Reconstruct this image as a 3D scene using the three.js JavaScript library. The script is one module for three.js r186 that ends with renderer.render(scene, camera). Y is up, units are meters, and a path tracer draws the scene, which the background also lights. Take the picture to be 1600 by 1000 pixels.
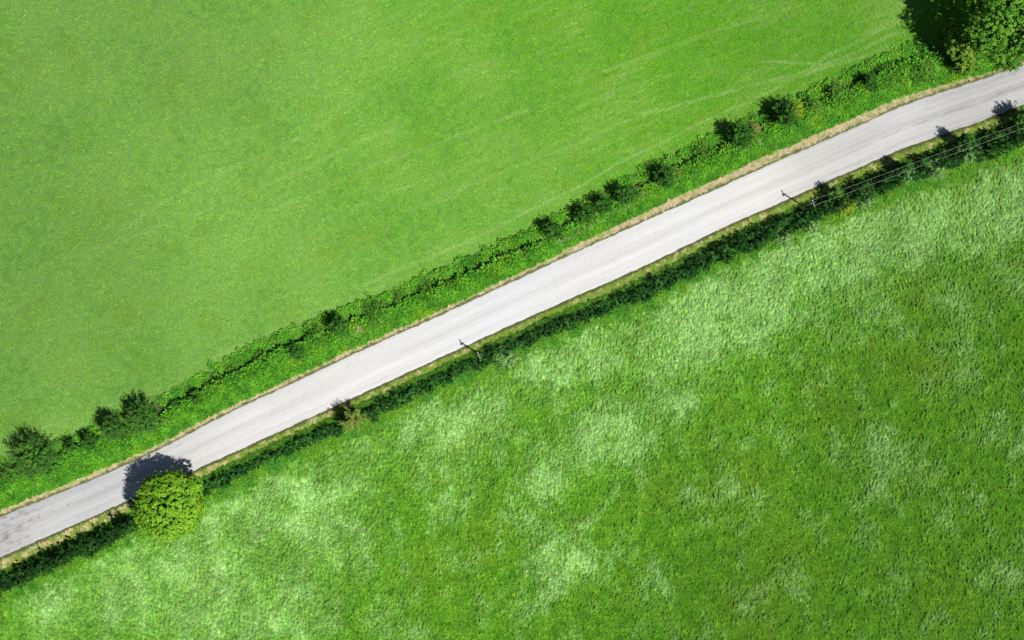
import * as THREE from 'three';
import { createNoise2D, createNoise3D } from 'simplex-noise';

// ------------------------------------------------------------------ camera, sky, sun, exposure
const scene = new THREE.Scene();
const H = 170;                                                   // flying height of the drone, metres
const camera = new THREE.PerspectiveCamera(2 * Math.atan(50 / H) * 180 / Math.PI, 1.6, 1, 6000);
camera.position.set(0, H, 0);
camera.up.set(0, 0, -1);
camera.lookAt(0, 0, 0);

const renderer = new THREE.WebGLRenderer({ antialias: true });
renderer.setSize(1024, 640);
renderer.toneMapping = THREE.LinearToneMapping;
renderer.toneMappingExposure = 1.85;
renderer.shadowMap.enabled = true;
renderer.shadowMap.type = THREE.PCFSoftShadowMap;

const toSun = new THREE.Vector3(0.51, 0.8, 0.318).normalize();
const SKYW = 256, SKYH = 128, skyData = new Float32Array(SKYW * SKYH * 4);
for (let j = 0; j < SKYH; j++) {
  const el = ((j + 0.5) / SKYH - 0.5) * Math.PI;
  const t = Math.max(0, Math.sin(el));
  const hz = Math.pow(1 - t, 3);
  const c = el < 0 ? [0.34, 0.4, 0.44] : [0.2 + 0.42 * hz, 0.3 + 0.4 * hz, 0.5 + 0.3 * hz];
  for (let i = 0; i < SKYW; i++) {
    const o = (j * SKYW + i) * 4;
    skyData[o] = c[0]; skyData[o + 1] = c[1]; skyData[o + 2] = c[2]; skyData[o + 3] = 1;
  }
}
const sky = new THREE.DataTexture(skyData, SKYW, SKYH, THREE.RGBAFormat, THREE.FloatType);
sky.mapping = THREE.EquirectangularReflectionMapping;
sky.magFilter = THREE.LinearFilter; sky.needsUpdate = true;
scene.background = sky; scene.environment = sky;
scene.backgroundIntensity = 0.27; scene.environmentIntensity = 0.27;

const sun = new THREE.DirectionalLight(new THREE.Color(1, 0.965, 0.9), 4.8);
sun.position.copy(toSun).multiplyScalar(250);
sun.castShadow = true;
sun.shadow.mapSize.set(4096, 4096);
Object.assign(sun.shadow.camera, { left: -110, right: 110, top: 90, bottom: -90, near: 10, far: 500 });
scene.add(sun, sun.target);

// ------------------------------------------------------------------ helpers
let seedState = 20240611;
function rnd() { seedState = (seedState + 0x6d2b79f5) | 0; let t = Math.imul(seedState ^ (seedState >>> 15), 1 | seedState); t = (t + Math.imul(t ^ (t >>> 7), 61 | t)) ^ t; return ((t ^ (t >>> 14)) >>> 0) / 4294967296; }
const rr = (a, b) => a + (b - a) * rnd();
const seed = (n) => { seedState = n | 0; };
const nA = createNoise2D(rnd), nB = createNoise2D(rnd), nC = createNoise2D(rnd), nD = createNoise2D(rnd), n3 = createNoise3D(rnd);
const clamp = (x, a = 0, b = 1) => Math.min(b, Math.max(a, x));
const sstep = (a, b, x) => { const t = clamp((x - a) / (b - a)); return t * t * (3 - 2 * t); };
const lerp = (a, b, t) => a + (b - a) * t;
const mix = (a, b, t) => [lerp(a[0], b[0], t), lerp(a[1], b[1], t), lerp(a[2], b[2], t)];
const fbm = (n, x, y, o = 3) => { let s = 0, a = 0.5; for (let i = 0; i < o; i++) { s += a * n(x, y); x *= 2.03; y *= 2.03; a *= 0.5; } return s; };
// metres on the ground from survey coordinates (tenths of a metre, origin at the north-west corner)
const gx = (px) => (px - 800) / 10, gz = (py) => (py - 500) / 10;
// the ground point below something seen at survey point (px, py) whose height is h
const under = (px, py, h = 0) => [gx(px) * (1 - h / H), gz(py) * (1 - h / H)];
function table(xs, ys) {                                           // smooth interpolation, straight beyond the ends
  const n = xs.length, m = xs.map((_, i) => (ys[Math.min(n - 1, i + 1)] - ys[Math.max(0, i - 1)]) / (xs[Math.min(n - 1, i + 1)] - xs[Math.max(0, i - 1)]));
  return (x) => {
    if (x <= xs[0]) return ys[0] + m[0] * (x - xs[0]);
    if (x >= xs[n - 1]) return ys[n - 1] + m[n - 1] * (x - xs[n - 1]);
    let i = 0; while (x > xs[i + 1]) i++;
    const h = xs[i + 1] - xs[i], t = (x - xs[i]) / h, t2 = t * t, t3 = t2 * t;
    return (2 * t3 - 3 * t2 + 1) * ys[i] + (t3 - 2 * t2 + t) * h * m[i] + (3 * t2 - 2 * t3) * ys[i + 1] + (t3 - t2) * h * m[i + 1];
  };
}
const lin = (xs, ys) => (x) => { if (x <= xs[0]) return ys[0]; for (let i = 0; i < xs.length - 1; i++) if (x <= xs[i + 1]) return lerp(ys[i], ys[i + 1], (x - xs[i]) / (xs[i + 1] - xs[i])); return ys[ys.length - 1]; };
const nameCount = {};
function numbered(n) { const k = nameCount[n] = (nameCount[n] ?? -1) + 1; return k ? n + '_' + String(k).padStart(3, '0') : n; }
function tag(o, label, category, group, kind) { o.userData.label = label; o.userData.category = category; if (group) o.userData.group = group; if (kind) o.userData.kind = kind; return o; }
function shade(o) { o.castShadow = true; o.receiveShadow = true; return o; }
function top(name, o) { o.name = numbered(name); scene.add(o); return o; }
function thing(name, label, category, x, z, group, y = 0) { const g = new THREE.Group(); top(name, g); g.position.set(x, y, z); return tag(g, label, category, group); }
function part(name, geometry, material, parent) { const m = shade(new THREE.Mesh(geometry, material)); m.name = name; parent.add(m); return m; }
class MB {
  constructor() { this.p = []; this.c = []; this.i = []; this.n = []; }
  get count() { return this.p.length / 3; }
  vert(v, c, n) { this.p.push(v[0], v[1], v[2]); this.c.push(c[0], c[1], c[2]); this.n.push(n[0], n[1], n[2]); return this.p.length / 3 - 1; }
  geo() {
    const g = new THREE.BufferGeometry();
    g.setAttribute('position', new THREE.Float32BufferAttribute(this.p, 3));
    g.setAttribute('color', new THREE.Float32BufferAttribute(this.c, 3));
    g.setAttribute('normal', new THREE.Float32BufferAttribute(this.n, 3));
    const P = this.p, N = this.n, I = this.i;                          // wind every face the way its normals point
    for (let k = 0; k < I.length; k += 3) {
      const a = I[k] * 3, b = I[k + 1] * 3, c = I[k + 2] * 3;
      const n = cross([P[b] - P[a], P[b + 1] - P[a + 1], P[b + 2] - P[a + 2]], [P[c] - P[a], P[c + 1] - P[a + 1], P[c + 2] - P[a + 2]]);
      if (n[0] * (N[a] + N[b] + N[c]) + n[1] * (N[a + 1] + N[b + 1] + N[c + 1]) + n[2] * (N[a + 2] + N[b + 2] + N[c + 2]) < 0) { const t = I[k + 1]; I[k + 1] = I[k + 2]; I[k + 2] = t; }
    }
    g.setIndex(I);
    return g;
  }
}
const norm = (v) => { const l = Math.hypot(v[0], v[1], v[2]) || 1; return [v[0] / l, v[1] / l, v[2] / l]; };
const cross = (a, b) => [a[1] * b[2] - a[2] * b[1], a[2] * b[0] - a[0] * b[2], a[0] * b[1] - a[1] * b[0]];
const addv = (a, b, s = 1) => [a[0] + b[0] * s, a[1] + b[1] * s, a[2] + b[2] * s];
// a folded leaf: two triangles either side of the midrib
function leaf(mb, at, dir, nrm, len, wid, col, round = 0.25) {
  const d = norm(dir), s = norm(cross(d, nrm)), n = cross(s, d);
  const tip = addv(at, d, len), mid = addv(addv(at, d, len * 0.45), n, -wid * 0.12);
  const l = addv(mid, s, wid / 2), r = addv(mid, s, -wid / 2);
  const up = norm(addv(n, [0, 1, 0], round));
  const nl = norm(addv(up, s, 0.3)), nr = norm(addv(up, s, -0.3));
  const tipc = [col[0] * 1.05, col[1] * 1.05, col[2] * 1.05];
  const a = mb.vert(at, col, up), b = mb.vert(l, col, nl), c = mb.vert(tip, tipc, up), e = mb.vert(r, col, nr);
  mb.i.push(a, c, b, a, e, c);
}
function blade(mb, at, dir, len, wid, droop, col, upness = 0.6) {      // a bent strip of grass, three triangles
  const d = norm(dir), s = norm(cross(d, [0.01, 1, 0.02]));
  const p1 = addv(at, d, len * 0.5), p2 = addv(addv(at, [d[0], d[1] * (1 - droop), d[2]], len), [0, 0, 0]);
  const n0 = norm(addv(cross(s, d), [0, 1, 0], upness));
  const ns = n0[1] < 0 ? [-n0[0], -n0[1], -n0[2]] : n0;
  const dark = [col[0] * 0.8, col[1] * 0.8, col[2] * 0.8];
  const a = mb.vert(addv(at, s, wid / 2), dark, ns), b = mb.vert(addv(at, s, -wid / 2), dark, ns);
  const c = mb.vert(addv(p1, s, wid / 2), col, ns), e = mb.vert(addv(p1, s, -wid / 2), col, ns), f = mb.vert(p2, col, ns);
  mb.i.push(a, b, e, a, e, c, c, e, f);
}
function limbTube(mb, a, b, ra, rb, col, sides = 6, bend = 0) {
  const pts = [a, addv([(a[0] + b[0]) / 2, (a[1] + b[1]) / 2, (a[2] + b[2]) / 2], [rr(-1, 1), rr(-0.2, 0.4), rr(-1, 1)], bend), b];
  const rad = [ra, (ra + rb) / 2, rb], base = mb.count;
  for (let k = 0; k < 3; k++) {
    const d = norm(addv(pts[Math.min(2, k + 1)], pts[Math.max(0, k - 1)], -1)), u = norm(cross(d, Math.abs(d[1]) > 0.9 ? [1, 0, 0] : [0, 1, 0])), w = cross(d, u);
    for (let i = 0; i < sides; i++) { const t = i / sides * 2 * Math.PI, n = addv([u[0] * Math.cos(t), u[1] * Math.cos(t), u[2] * Math.cos(t)], w, Math.sin(t)); mb.vert(addv(pts[k], n, rad[k]), col, n); }
  }
  for (let k = 0; k < 2; k++) for (let i = 0; i < sides; i++) { const A = base + k * sides + i, B = base + k * sides + (i + 1) % sides; mb.i.push(A, B, A + sides, B, B + sides, A + sides); }
  return mb;
}
const tube = (...a) => limbTube(new MB(), ...a).geo();

// ------------------------------------------------------------------ materials
const std = (o) => new THREE.MeshStandardMaterial({ roughness: 0.9, metalness: 0, ...o });
const M = {
  blade: new THREE.MeshPhysicalMaterial({ vertexColors: true, side: THREE.DoubleSide, roughness: 0.9, specularIntensity: 0.15 }),
  leaf: new THREE.MeshPhysicalMaterial({ vertexColors: true, side: THREE.DoubleSide, roughness: 0.85, specularIntensity: 0.12, transmission: 0.12, thickness: 0 }),
  bark: std({ vertexColors: true, roughness: 0.95 }),
  timber: std({ color: new THREE.Color(0.16, 0.12, 0.085), roughness: 0.9 }),
  arm: std({ color: new THREE.Color(0.22, 0.22, 0.2), roughness: 0.8 }),
  porcelain: std({ color: new THREE.Color(0.4, 0.4, 0.37), roughness: 0.3 }),
  old_wire: std({ color: new THREE.Color(0.09, 0.1, 0.08), roughness: 0.8 }),
  wire: std({ color: new THREE.Color(0.42, 0.43, 0.42), roughness: 0.6, metalness: 0.3 }),
};

// ------------------------------------------------------------------ the lie of the land
const roadN = table([-400, -200, 0, 140, 245, 350, 450, 560, 700, 898, 1100, 1190, 1330, 1412, 1524, 1600, 1800, 2000], [992, 899, 808, 751, 704, 649, 602, 550, 487, 395, 304, 263, 202, 165, 127, 102, 38, -26]);
const roadS = table([-400, -200, 0, 196, 304, 380, 542, 700, 865, 997, 1142, 1237, 1330, 1412, 1563, 1600, 1800, 2000], [1057, 964, 871, 784, 735, 700, 626, 553, 478, 420, 350, 309, 267, 232, 178, 163, 96, 30]);
const zN = (x) => gz(roadN(x * 10 + 800)), zS = (x) => gz(roadS(x * 10 + 800));
const COS = 0.91;                                                    // vertical offsets to distances square to the road
const dN = (x, z) => (zN(x) - z) * COS, dS = (x, z) => (z - zS(x)) * COS;
const alongDir = [0.912, -0.41];
const X = (px) => gx(px);
const dryN = lin([-20, 0, 400, 700, 850, 1050, 1330, 1450, 1520, 1600].map(X), [0.75, 0.8, 0.68, 0.6, 0.75, 1.3, 1.4, 1.0, 0.6, 0.3]);
const hedgeN = lin([0, 250, 440, 600, 840, 1030, 1220, 1350, 1600].map(X), [5.5, 4.8, 5.7, 4.4, 3.8, 5.4, 5.7, 6, 6]);
const hedgeS0 = lin([0, 200, 400, 600, 860, 1000, 1140, 1300, 1500, 1600].map(X), [2.6, 2.4, 1.9, 1.9, 1.9, 2.2, 2.0, 2.2, 2.2, 2.3]);
const hedgeS1 = lin([0, 200, 400, 600, 860, 1000, 1140, 1300, 1500, 1600].map(X), [5.3, 4.5, 3.8, 3.9, 3.9, 4.6, 4.7, 4.9, 5.3, 5.5]);

// wind-laid patches of the long meadow, their sky sheen painted pale: x, y, radius, strength
const laid = [[250, 900, 150, .35], [480, 850, 110, .35], [1330, 420, 120, .3], [700, 680, 90, .3], [1000, 560, 120, .25],
  [330, 850, 60, .6], [420, 790, 50, .6], [500, 800, 50, .8], [480, 770, 35, .6], [330, 960, 70, .6], [200, 910, 60, .6], [80, 960, 60, .6], [430, 960, 50, .5], [470, 980, 50, .5],
  [560, 700, 40, .4], [690, 670, 42, .9], [760, 640, 45, .7], [640, 660, 30, .5], [850, 580, 38, 1], [890, 555, 40, 1], [940, 540, 40, .8], [870, 700, 30, .6], [855, 745, 36, 1], [825, 770, 18, 1], [872, 790, 12, .9],
  [862, 885, 34, 1.2], [915, 880, 26, 1.1], [900, 832, 20, .9], [865, 915, 22, 1], [930, 690, 38, .9], [980, 680, 40, .7], [1040, 640, 30, .6], [970, 690, 40, .7], [1075, 630, 18, .8],
  [1085, 470, 60, 1], [1150, 450, 50, 1.1], [1110, 510, 50, .9], [1200, 440, 60, 1], [1180, 500, 50, .8], [1240, 410, 50, 1], [1300, 400, 50, .9], [1360, 380, 50, .9], [1420, 370, 50, .9], [1450, 340, 45, .9], [1520, 345, 60, .9], [1590, 310, 55, .8], [1560, 340, 50, .8],
  [1040, 540, 50, .6], [1100, 570, 40, .4], [700, 800, 24, .7], [705, 780, 16, .8], [790, 812, 13, .8], [735, 880, 20, .5], [820, 820, 18, .6], [820, 955, 24, .7], [1085, 775, 18, .8], [1140, 770, 26, .7], [1015, 915, 22, .8], [1170, 935, 20, .7], [1240, 910, 24, .8],
  [1370, 690, 26, .8], [1390, 720, 30, .7], [1310, 712, 20, .8], [1365, 765, 26, .8], [1420, 735, 30, .5], [1280, 600, 16, .7], [1480, 785, 14, .7], [1530, 780, 16, .8], [1560, 670, 28, .6], [1595, 695, 18, .9], [1570, 900, 36, .6], [1475, 810, 18, .6], [1400, 905, 18, .7], [1500, 590, 40, .4], [1490, 470, 28, .7], [1500, 530, 30, .5], [1340, 490, 26, .4], [1580, 440, 40, .4], [1220, 680, 16, .5], [1010, 420, 26, .5], [560, 860, 24, .6], [610, 945, 20, .5], [640, 1000, 30, .5], [560, 760, 30, .4]];
const browned = [[1160, 750, 70, .5], [1030, 760, 40, .5], [720, 690, 26, .7], [770, 830, 40, .5], [1450, 585, 35, .8], [1300, 640, 50, .5], [1390, 560, 45, .4], [1230, 860, 60, .5], [680, 900, 50, .4], [1430, 470, 40, .5], [1340, 370, 25, .6], [1500, 300, 50, .6], [1400, 320, 40, .5], [1300, 350, 36, .7], [1560, 260, 50, .6], [320, 910, 30, .7], [690, 700, 30, .6], [1180, 970, 70, .5], [1480, 940, 60, .5]];
function blobs(list, px, py) { let s = 0; for (const [x, y, r, a] of list) { const q = ((px - x) ** 2 + (py - y) ** 2) / (r * r); if (q < 5) s += a * Math.exp(-q * 1.2); } return s; }
function paleAt(x, z) {
  const wx = x + 1.6 * nA(x * 0.28, z * 0.28) + 0.7 * nB(x * 0.8, z * 0.8), wz = z + 1.6 * nB(x * 0.28 + 40, z * 0.28) + 0.9 * nA(x * 0.8, z * 0.8 + 30);
  const b = blobs(laid, wx * 10 + 800, wz * 10 + 500);
  const f = fbm(nC, x * 0.16, z * 0.13, 4);
  const fine = fbm(nB, x * 1.4 + z * 0.2, z * 0.42, 3);
  return clamp(Math.min(b, 1.1) * (0.72 + 0.7 * f + 0.5 * fine) + 0.36 * sstep(0.12, 0.62, f) + 0.04);
}
const brownAt = (x, z) => clamp(blobs(browned, x * 10 + 800 + 8 * nA(x * .3, z * .3), z * 10 + 500 + 8 * nB(x * .3, z * .3)) + 0.5 * sstep(0.2, 0.7, fbm(nD, x * 0.11 + 9, z * 0.11, 3)));
// faint wheel lines in the pasture (survey points)
const ruts = [
  [[560, 450], [720, 382], [800, 346], [880, 304], [974, 253], [1050, 212], [1112, 186], [1185, 151], [1290, 100]], [[1000, 178], [1050, 167], [1180, 130], [1257, 112], [1300, 83], [1398, 37], [1450, 12]],
  [[1190, 95], [1257, 97], [1290, 100], [1340, 80], [1400, 52]], [[1180, 130], [1240, 122], [1330, 92], [1390, 74]], [[180, 366], [250, 322], [300, 295], [370, 259], [430, 232], [520, 186]], [[330, 560], [401, 532], [440, 511], [540, 472], [640, 430]],
  [[60, 420], [180, 380], [320, 330], [500, 250], [620, 200]], [[420, 330], [560, 270], [700, 215], [830, 170]], [[500, 345], [640, 290], [760, 245]], [[900, 130], [1000, 90], [1120, 50], [1240, 10]], [[640, 330], [760, 280], [900, 225], [1010, 180]], [[20, 690], [100, 655], [180, 630]]];
function rutAt(x, z) {
  const px = x * 10 + 800 + 3 * nA(x * .06, z * .06), py = z * 10 + 500 + 3 * nB(x * .06, z * .06);
  let best = 0;
  for (let k = 0; k < ruts.length; k++) {
    const r = ruts[k];
    for (let i = 0; i < r.length - 1; i++) {
      const [ax, ay] = r[i], [bx, by] = r[i + 1];
      if (px < ax - 12 || px > bx + 12) continue;
      const t = clamp(((px - ax) * (bx - ax) + (py - ay) * (by - ay)) / ((bx - ax) ** 2 + (by - ay) ** 2));
      const d = Math.hypot(px - ax - t * (bx - ax), py - ay - t * (by - ay));
      best = Math.max(best, (k < 3 ? 1.05 : k < 4 ? 0.9 : 0.5) * Math.exp(-(d * d) / (k < 3 ? 6 : 9)));
    }
  }
  return best * clamp(0.75 + 0.45 * nC(x * 0.15, z * 0.15));
}
const streakN = (x, z, f, g) => nD((x * alongDir[0] + z * alongDir[1]) * f, (x * alongDir[1] * -1 + z * alongDir[0]) * g);

// colours of the ground cover (linear), with edge dimming and sheen painted in
function pastureColor(x, z) {
  const west = sstep(40, -50, x - 0.25 * z + 9 * nA(x * .02, z * .02));           // paler, greyer sward to the west
  let c = mix([0.092, 0.262, 0.012], [0.138, 0.3, 0.046], west);
  const edgeDim = 1 - 0.28 * sstep(0, 46, -x * 0.75 - z * 0.35 - 22 + 10 * nC(x * .025, z * .025)) - 0.12 * sstep(35, 75, x - 0.4 * z + 10 * nB(x * .03, z * .03));  // lens darkening at the left and upper edges, painted into the turf colour
  const f = fbm(nA, x * 0.05, z * 0.05, 4), g = fbm(nB, x * 0.45, z * 0.45, 3), s = streakN(x, z, 0.055, 0.55), s2 = streakN(x + 50, z, 0.2, 1.4);
  c = mix(c, [0.055, 0.2, 0.013], clamp(-f * 0.45 + 0.02 - 0.5 * g));
  c = mix(c, [0.16, 0.31, 0.05], clamp(f * 0.6 + s * 0.3 + s2 * 0.26 + 0.08 + 0.25 * sstep(0.1, 0.6, fbm(nD, x * 0.035 + 4, z * 0.035, 3))));
  c = mix(c, [0.12, 0.24, 0.012], 0.35 * sstep(0.15, 0.6, fbm(nC, x * 0.07 + 20, z * 0.09, 3)));
  c = mix(c, [0.22, 0.37, 0.1], Math.min(0.9, 0.62 * rutAt(x, z)));
  return c.map((v) => v * edgeDim);
}
function meadowColor(x, z, share = 1) {
  const p = share * paleAt(x, z), b = brownAt(x, z), f = fbm(nA, x * 0.3, z * 0.3, 3);
  let c = mix([0.05, 0.166, 0.005], [0.088, 0.235, 0.01], clamp(0.5 + 1.2 * f));
  c = mix(c, [0.1, 0.175, 0.008], b * 0.7);
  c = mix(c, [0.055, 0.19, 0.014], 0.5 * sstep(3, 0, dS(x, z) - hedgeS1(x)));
  const cornerDim = 1 - 0.25 * sstep(5, 60, x + 0.9 * z - 25 + 14 * nB(x * .03, z * .03));  // lower right corner dimming of the lens, painted into the grass colour
  return mix(c, [0.215, 0.4, 0.112], p * 0.86).map((v) => v * cornerDim);  // pale mix stands in for sky sheen on the lodged blades
}
function groundColor(x, z) {
  const a = dN(x, z), b = dS(x, z), j = 0.25 * nA(x * 1.1, z * 1.1) + 0.15 * nB(x * 3, z * 3);
  if (a > -2 && a > b) {
    const hl = hedgeN(x), dw = dryN(x);
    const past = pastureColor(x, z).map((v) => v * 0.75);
    const soil = mix([0.022, 0.06, 0.008], [0.04, 0.035, 0.02], clamp(0.4 + nC(x * .5, z * .5)));
    let c = mix([0.09, 0.1, 0.035], [0.38, 0.33, 0.2], sstep(0.25, 0.6, a + j));
    c = mix(c, soil, sstep(dw + 0.1, dw + 0.6, a + 1.8 * j));
    return mix(c, past, sstep(hl + 1.0, hl + 3.2, a + 2 * j));
  }
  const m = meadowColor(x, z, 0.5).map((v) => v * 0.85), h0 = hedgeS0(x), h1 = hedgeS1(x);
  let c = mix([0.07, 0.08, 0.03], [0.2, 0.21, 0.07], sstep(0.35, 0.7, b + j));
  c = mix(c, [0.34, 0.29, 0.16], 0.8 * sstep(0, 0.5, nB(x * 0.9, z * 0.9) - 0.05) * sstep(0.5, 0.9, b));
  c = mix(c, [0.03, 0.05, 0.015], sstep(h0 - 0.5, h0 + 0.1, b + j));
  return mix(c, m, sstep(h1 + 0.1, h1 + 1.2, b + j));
}
const hummock = (x, z) => 0.1 * nA(x * 0.33, z * 0.33) + 0.05 * nB(x * 0.9, z * 0.9) + 0.1 * nC(x * 0.09, z * 0.09);
function groundY(x, z) {
  const a = dN(x, z), b = dS(x, z);
  if (a > 0) return 0.03 + sstep(3, 12, a) * (0.06 * nA(x * 0.12, z * 0.12) + 0.05 + 0.03 * nB(x * .5, z * .5));
  if (b > 0) return 0.03 + sstep(3, 8, b) * (hummock(x, z) + 0.2);
  return -0.04;
}

// ------------------------------------------------------------------ ground sheets
const GW = 2048, GH = 1366, gmap = new Uint8Array(GW * GH * 4), EX = 102.4, EZ = 68.3;
const toS = (l) => 255 * (l <= 0.0031308 ? 12.92 * l : 1.055 * Math.pow(l, 1 / 2.4) - 0.055);
for (let j = 0; j < GH; j++) for (let i = 0; i < GW; i++) {
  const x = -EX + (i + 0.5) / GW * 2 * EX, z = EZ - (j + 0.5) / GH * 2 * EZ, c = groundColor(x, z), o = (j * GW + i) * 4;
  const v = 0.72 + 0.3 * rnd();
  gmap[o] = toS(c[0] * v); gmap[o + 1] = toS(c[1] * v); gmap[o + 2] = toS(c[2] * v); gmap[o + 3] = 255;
}
const gtex = new THREE.DataTexture(gmap, GW, GH, THREE.RGBAFormat);
gtex.colorSpace = THREE.SRGBColorSpace; gtex.magFilter = THREE.LinearFilter; gtex.minFilter = THREE.LinearMipmapLinearFilter; gtex.generateMipmaps = true; gtex.needsUpdate = true;
const groundMat = std({ map: gtex, roughness: 0.95 });
function sheet(fx, fz, nu, nv, fy, fuv) {                             // a grid over (u, v) in 0..1
  const p = [], uv = [], id = [];
  for (let j = 0; j <= nv; j++) for (let i = 0; i <= nu; i++) {
    const u = i / nu, v = j / nv, x = fx(u, v), z = fz(u, v, x);
    p.push(x, fy(x, z), z); uv.push(...fuv(x, z, u, v));
  }
  for (let j = 0; j < nv; j++) for (let i = 0; i < nu; i++) { const a = j * (nu + 1) + i, b = a + 1, c = a + nu + 1, d = c + 1; id.push(a, c, b, b, c, d); }
  const g = new THREE.BufferGeometry();
  g.setAttribute('position', new THREE.Float32BufferAttribute(p, 3));
  g.setAttribute('uv', new THREE.Float32BufferAttribute(uv, 2));
  const q = (k) => new THREE.Vector3(p[id[k] * 3], p[id[k] * 3 + 1], p[id[k] * 3 + 2]), a = q(0);
  if (q(1).sub(a).cross(q(2).sub(a)).y < 0) for (let k = 0; k < id.length; k += 3) { const t = id[k + 1]; id[k + 1] = id[k + 2]; id[k + 2] = t; }   // faces up
  g.setIndex(id); g.computeVertexNormals();
  return g;
}
const planUV = (x, z) => [(x + EX) / (2 * EX), (EZ - z) / (2 * EZ)];
function structure(name, g, m, label, category) { return tag(top(name, shade(new THREE.Mesh(g, m))), label, category, null, 'structure'); }

// plain country round about, out to the horizon
const TW = 512, tmap = new Uint8Array(TW * TW * 4);
for (let j = 0; j < TW; j++) for (let i = 0; i < TW; i++) {
  const a = i / TW * 2 * Math.PI, b = j / TW * 2 * Math.PI, o = (j * TW + i) * 4;
  const f = 0.5 * n3(Math.cos(a) * 3, Math.sin(a) * 3 + 7 * Math.cos(b), 3 * Math.sin(b)) + 0.3 * nB(i * 0.3, j * 0.3);
  const c = mix([0.07, 0.2, 0.016], [0.11, 0.25, 0.03], clamp(0.5 + f));
  gmapPut(tmap, o, c);
}
function gmapPut(m, o, c) { m[o] = toS(c[0]); m[o + 1] = toS(c[1]); m[o + 2] = toS(c[2]); m[o + 3] = 255; }
const ttex = new THREE.DataTexture(tmap, TW, TW, THREE.RGBAFormat);
ttex.colorSpace = THREE.SRGBColorSpace; ttex.magFilter = THREE.LinearFilter; ttex.wrapS = ttex.wrapT = THREE.RepeatWrapping; ttex.needsUpdate = true;
structure('ground', sheet((u) => lerp(-1500, 1500, u), (u, v) => lerp(-1500, 1500, v), 40, 40, () => -0.3, (x, z) => [x / 60, z / 60]), std({ map: ttex }), 'plain green farmland spreading out around the two fields', 'ground');
structure('pasture', sheet((u) => lerp(-EX, EX, u), (u, v, x) => lerp(zN(x) + 0.12, -EZ, v * v * 0.4 + v * 0.6), 300, 150, groundY, planUV), groundMat, 'smooth short green pasture above the road with faint wheel lines', 'field');
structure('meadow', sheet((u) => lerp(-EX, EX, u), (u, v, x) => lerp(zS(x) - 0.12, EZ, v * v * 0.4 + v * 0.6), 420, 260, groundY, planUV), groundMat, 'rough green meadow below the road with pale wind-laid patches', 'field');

// ------------------------------------------------------------------ road
{
  const RW = 2048, RH = 128, rm = new Uint8Array(RW * RH * 4), bm = new Uint8Array(RW * RH * 4), L = 240;
  seed(77);
  for (let j = 0; j < RH; j++) for (let i = 0; i < RW; i++) {
    const u = i / RW, v = j / RH, x = -120 + u * L, w = v * 5.6;                 // v = 0 at the lower edge
    let t = 0.35 + 0.018 * fbm(nA, x * 0.06, w * 0.4, 3) + 0.02 * nB(x * 0.03, w * 1.6) + 0.006 * nC(x * 0.7, w * 1.5);
    t += 0.02 * Math.exp(-(((v - 0.3) / 0.1) ** 2)) + 0.014 * Math.exp(-(((v - 0.72) / 0.1) ** 2)) - 0.018 * Math.exp(-(((v - 0.52) / 0.08) ** 2));
    t -= 0.13 * sstep(0.3, 1.05, Math.abs(x) / 80 + 0.12 * nA(x * 0.05, 3));       // lens falloff painted into the surface, darker towards both ends
    t += 0.03 * sstep(0.07, 0.0, v) * (0.4 + nC(x * 0.3, 1)) - 0.03 * sstep(0.95, 1, v);
    // tarry joint at the eastern bend and old patches at the western end
    const jv = 0.46 + 0.012 * nB(x * 0.2, 4) + (x - 66) * 0.0015;
    t -= 0.07 * sstep(38, 60, x) * Math.exp(-(((v - jv) / 0.018) ** 2)) * clamp(0.75 + nC(x * 0.25, 8));
    t -= 0.09 * sstep(-66, -70, x) * Math.exp(-(((v - 0.6) / 0.035) ** 2)) * sstep(0.05, 0.5, nB(x * 0.55, v * 6));
    t -= 0.13 * Math.exp(-(((x + 79) / 0.5) ** 2) - (((v - 0.42) / 0.06) ** 2)) + 0.05 * sstep(-72, -76, x) * sstep(0.2, 0.6, nA(x * 0.5, w));
    t -= 0.03 * sstep(0.8, 0.9, nD(x * 0.35, w * 0.8));
    t *= 0.96 + 0.08 * rnd();
    const o = (j * RW + i) * 4, warm = 0.5 + 0.5 * nA(x * 0.03, 12);
    gmapPut(rm, o, [t * lerp(0.985, 1.01, warm), t, t * lerp(1.03, 0.965, warm)]);
    const h = 128 + 90 * (rnd() - 0.5); bm[o] = bm[o + 1] = bm[o + 2] = h; bm[o + 3] = 255;
  }
  const mk = (d, s) => { const t = new THREE.DataTexture(d, RW, RH, THREE.RGBAFormat); if (s) t.colorSpace = THREE.SRGBColorSpace; t.magFilter = THREE.LinearFilter; t.wrapS = THREE.RepeatWrapping; t.wrapT = THREE.ClampToEdgeWrapping; t.needsUpdate = true; return t; };
  const rag = (x, k) => 0.1 * nA(x * 0.5, k) + 0.06 * nB(x * 1.7, k);
  const g = sheet((u) => lerp(-120, 120, u), (u, v, x) => lerp(zS(x) + rag(x, 1), zN(x) - rag(x, 5), v), 700, 8, (x, z) => { const c = 1 - Math.abs((z - (zN(x) + zS(x)) / 2) / ((zS(x) - zN(x)) / 2)) ** 2; return 0.045 + 0.06 * Math.max(0, c); }, (x, z, u, v) => [u, v]);
  structure('road', g, std({ map: mk(rm, true), bumpMap: mk(bm), bumpScale: 0.002, roughness: 0.85, side: THREE.DoubleSide }), 'pale grey single-track country road running diagonally between two fields', 'road');
}

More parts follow.
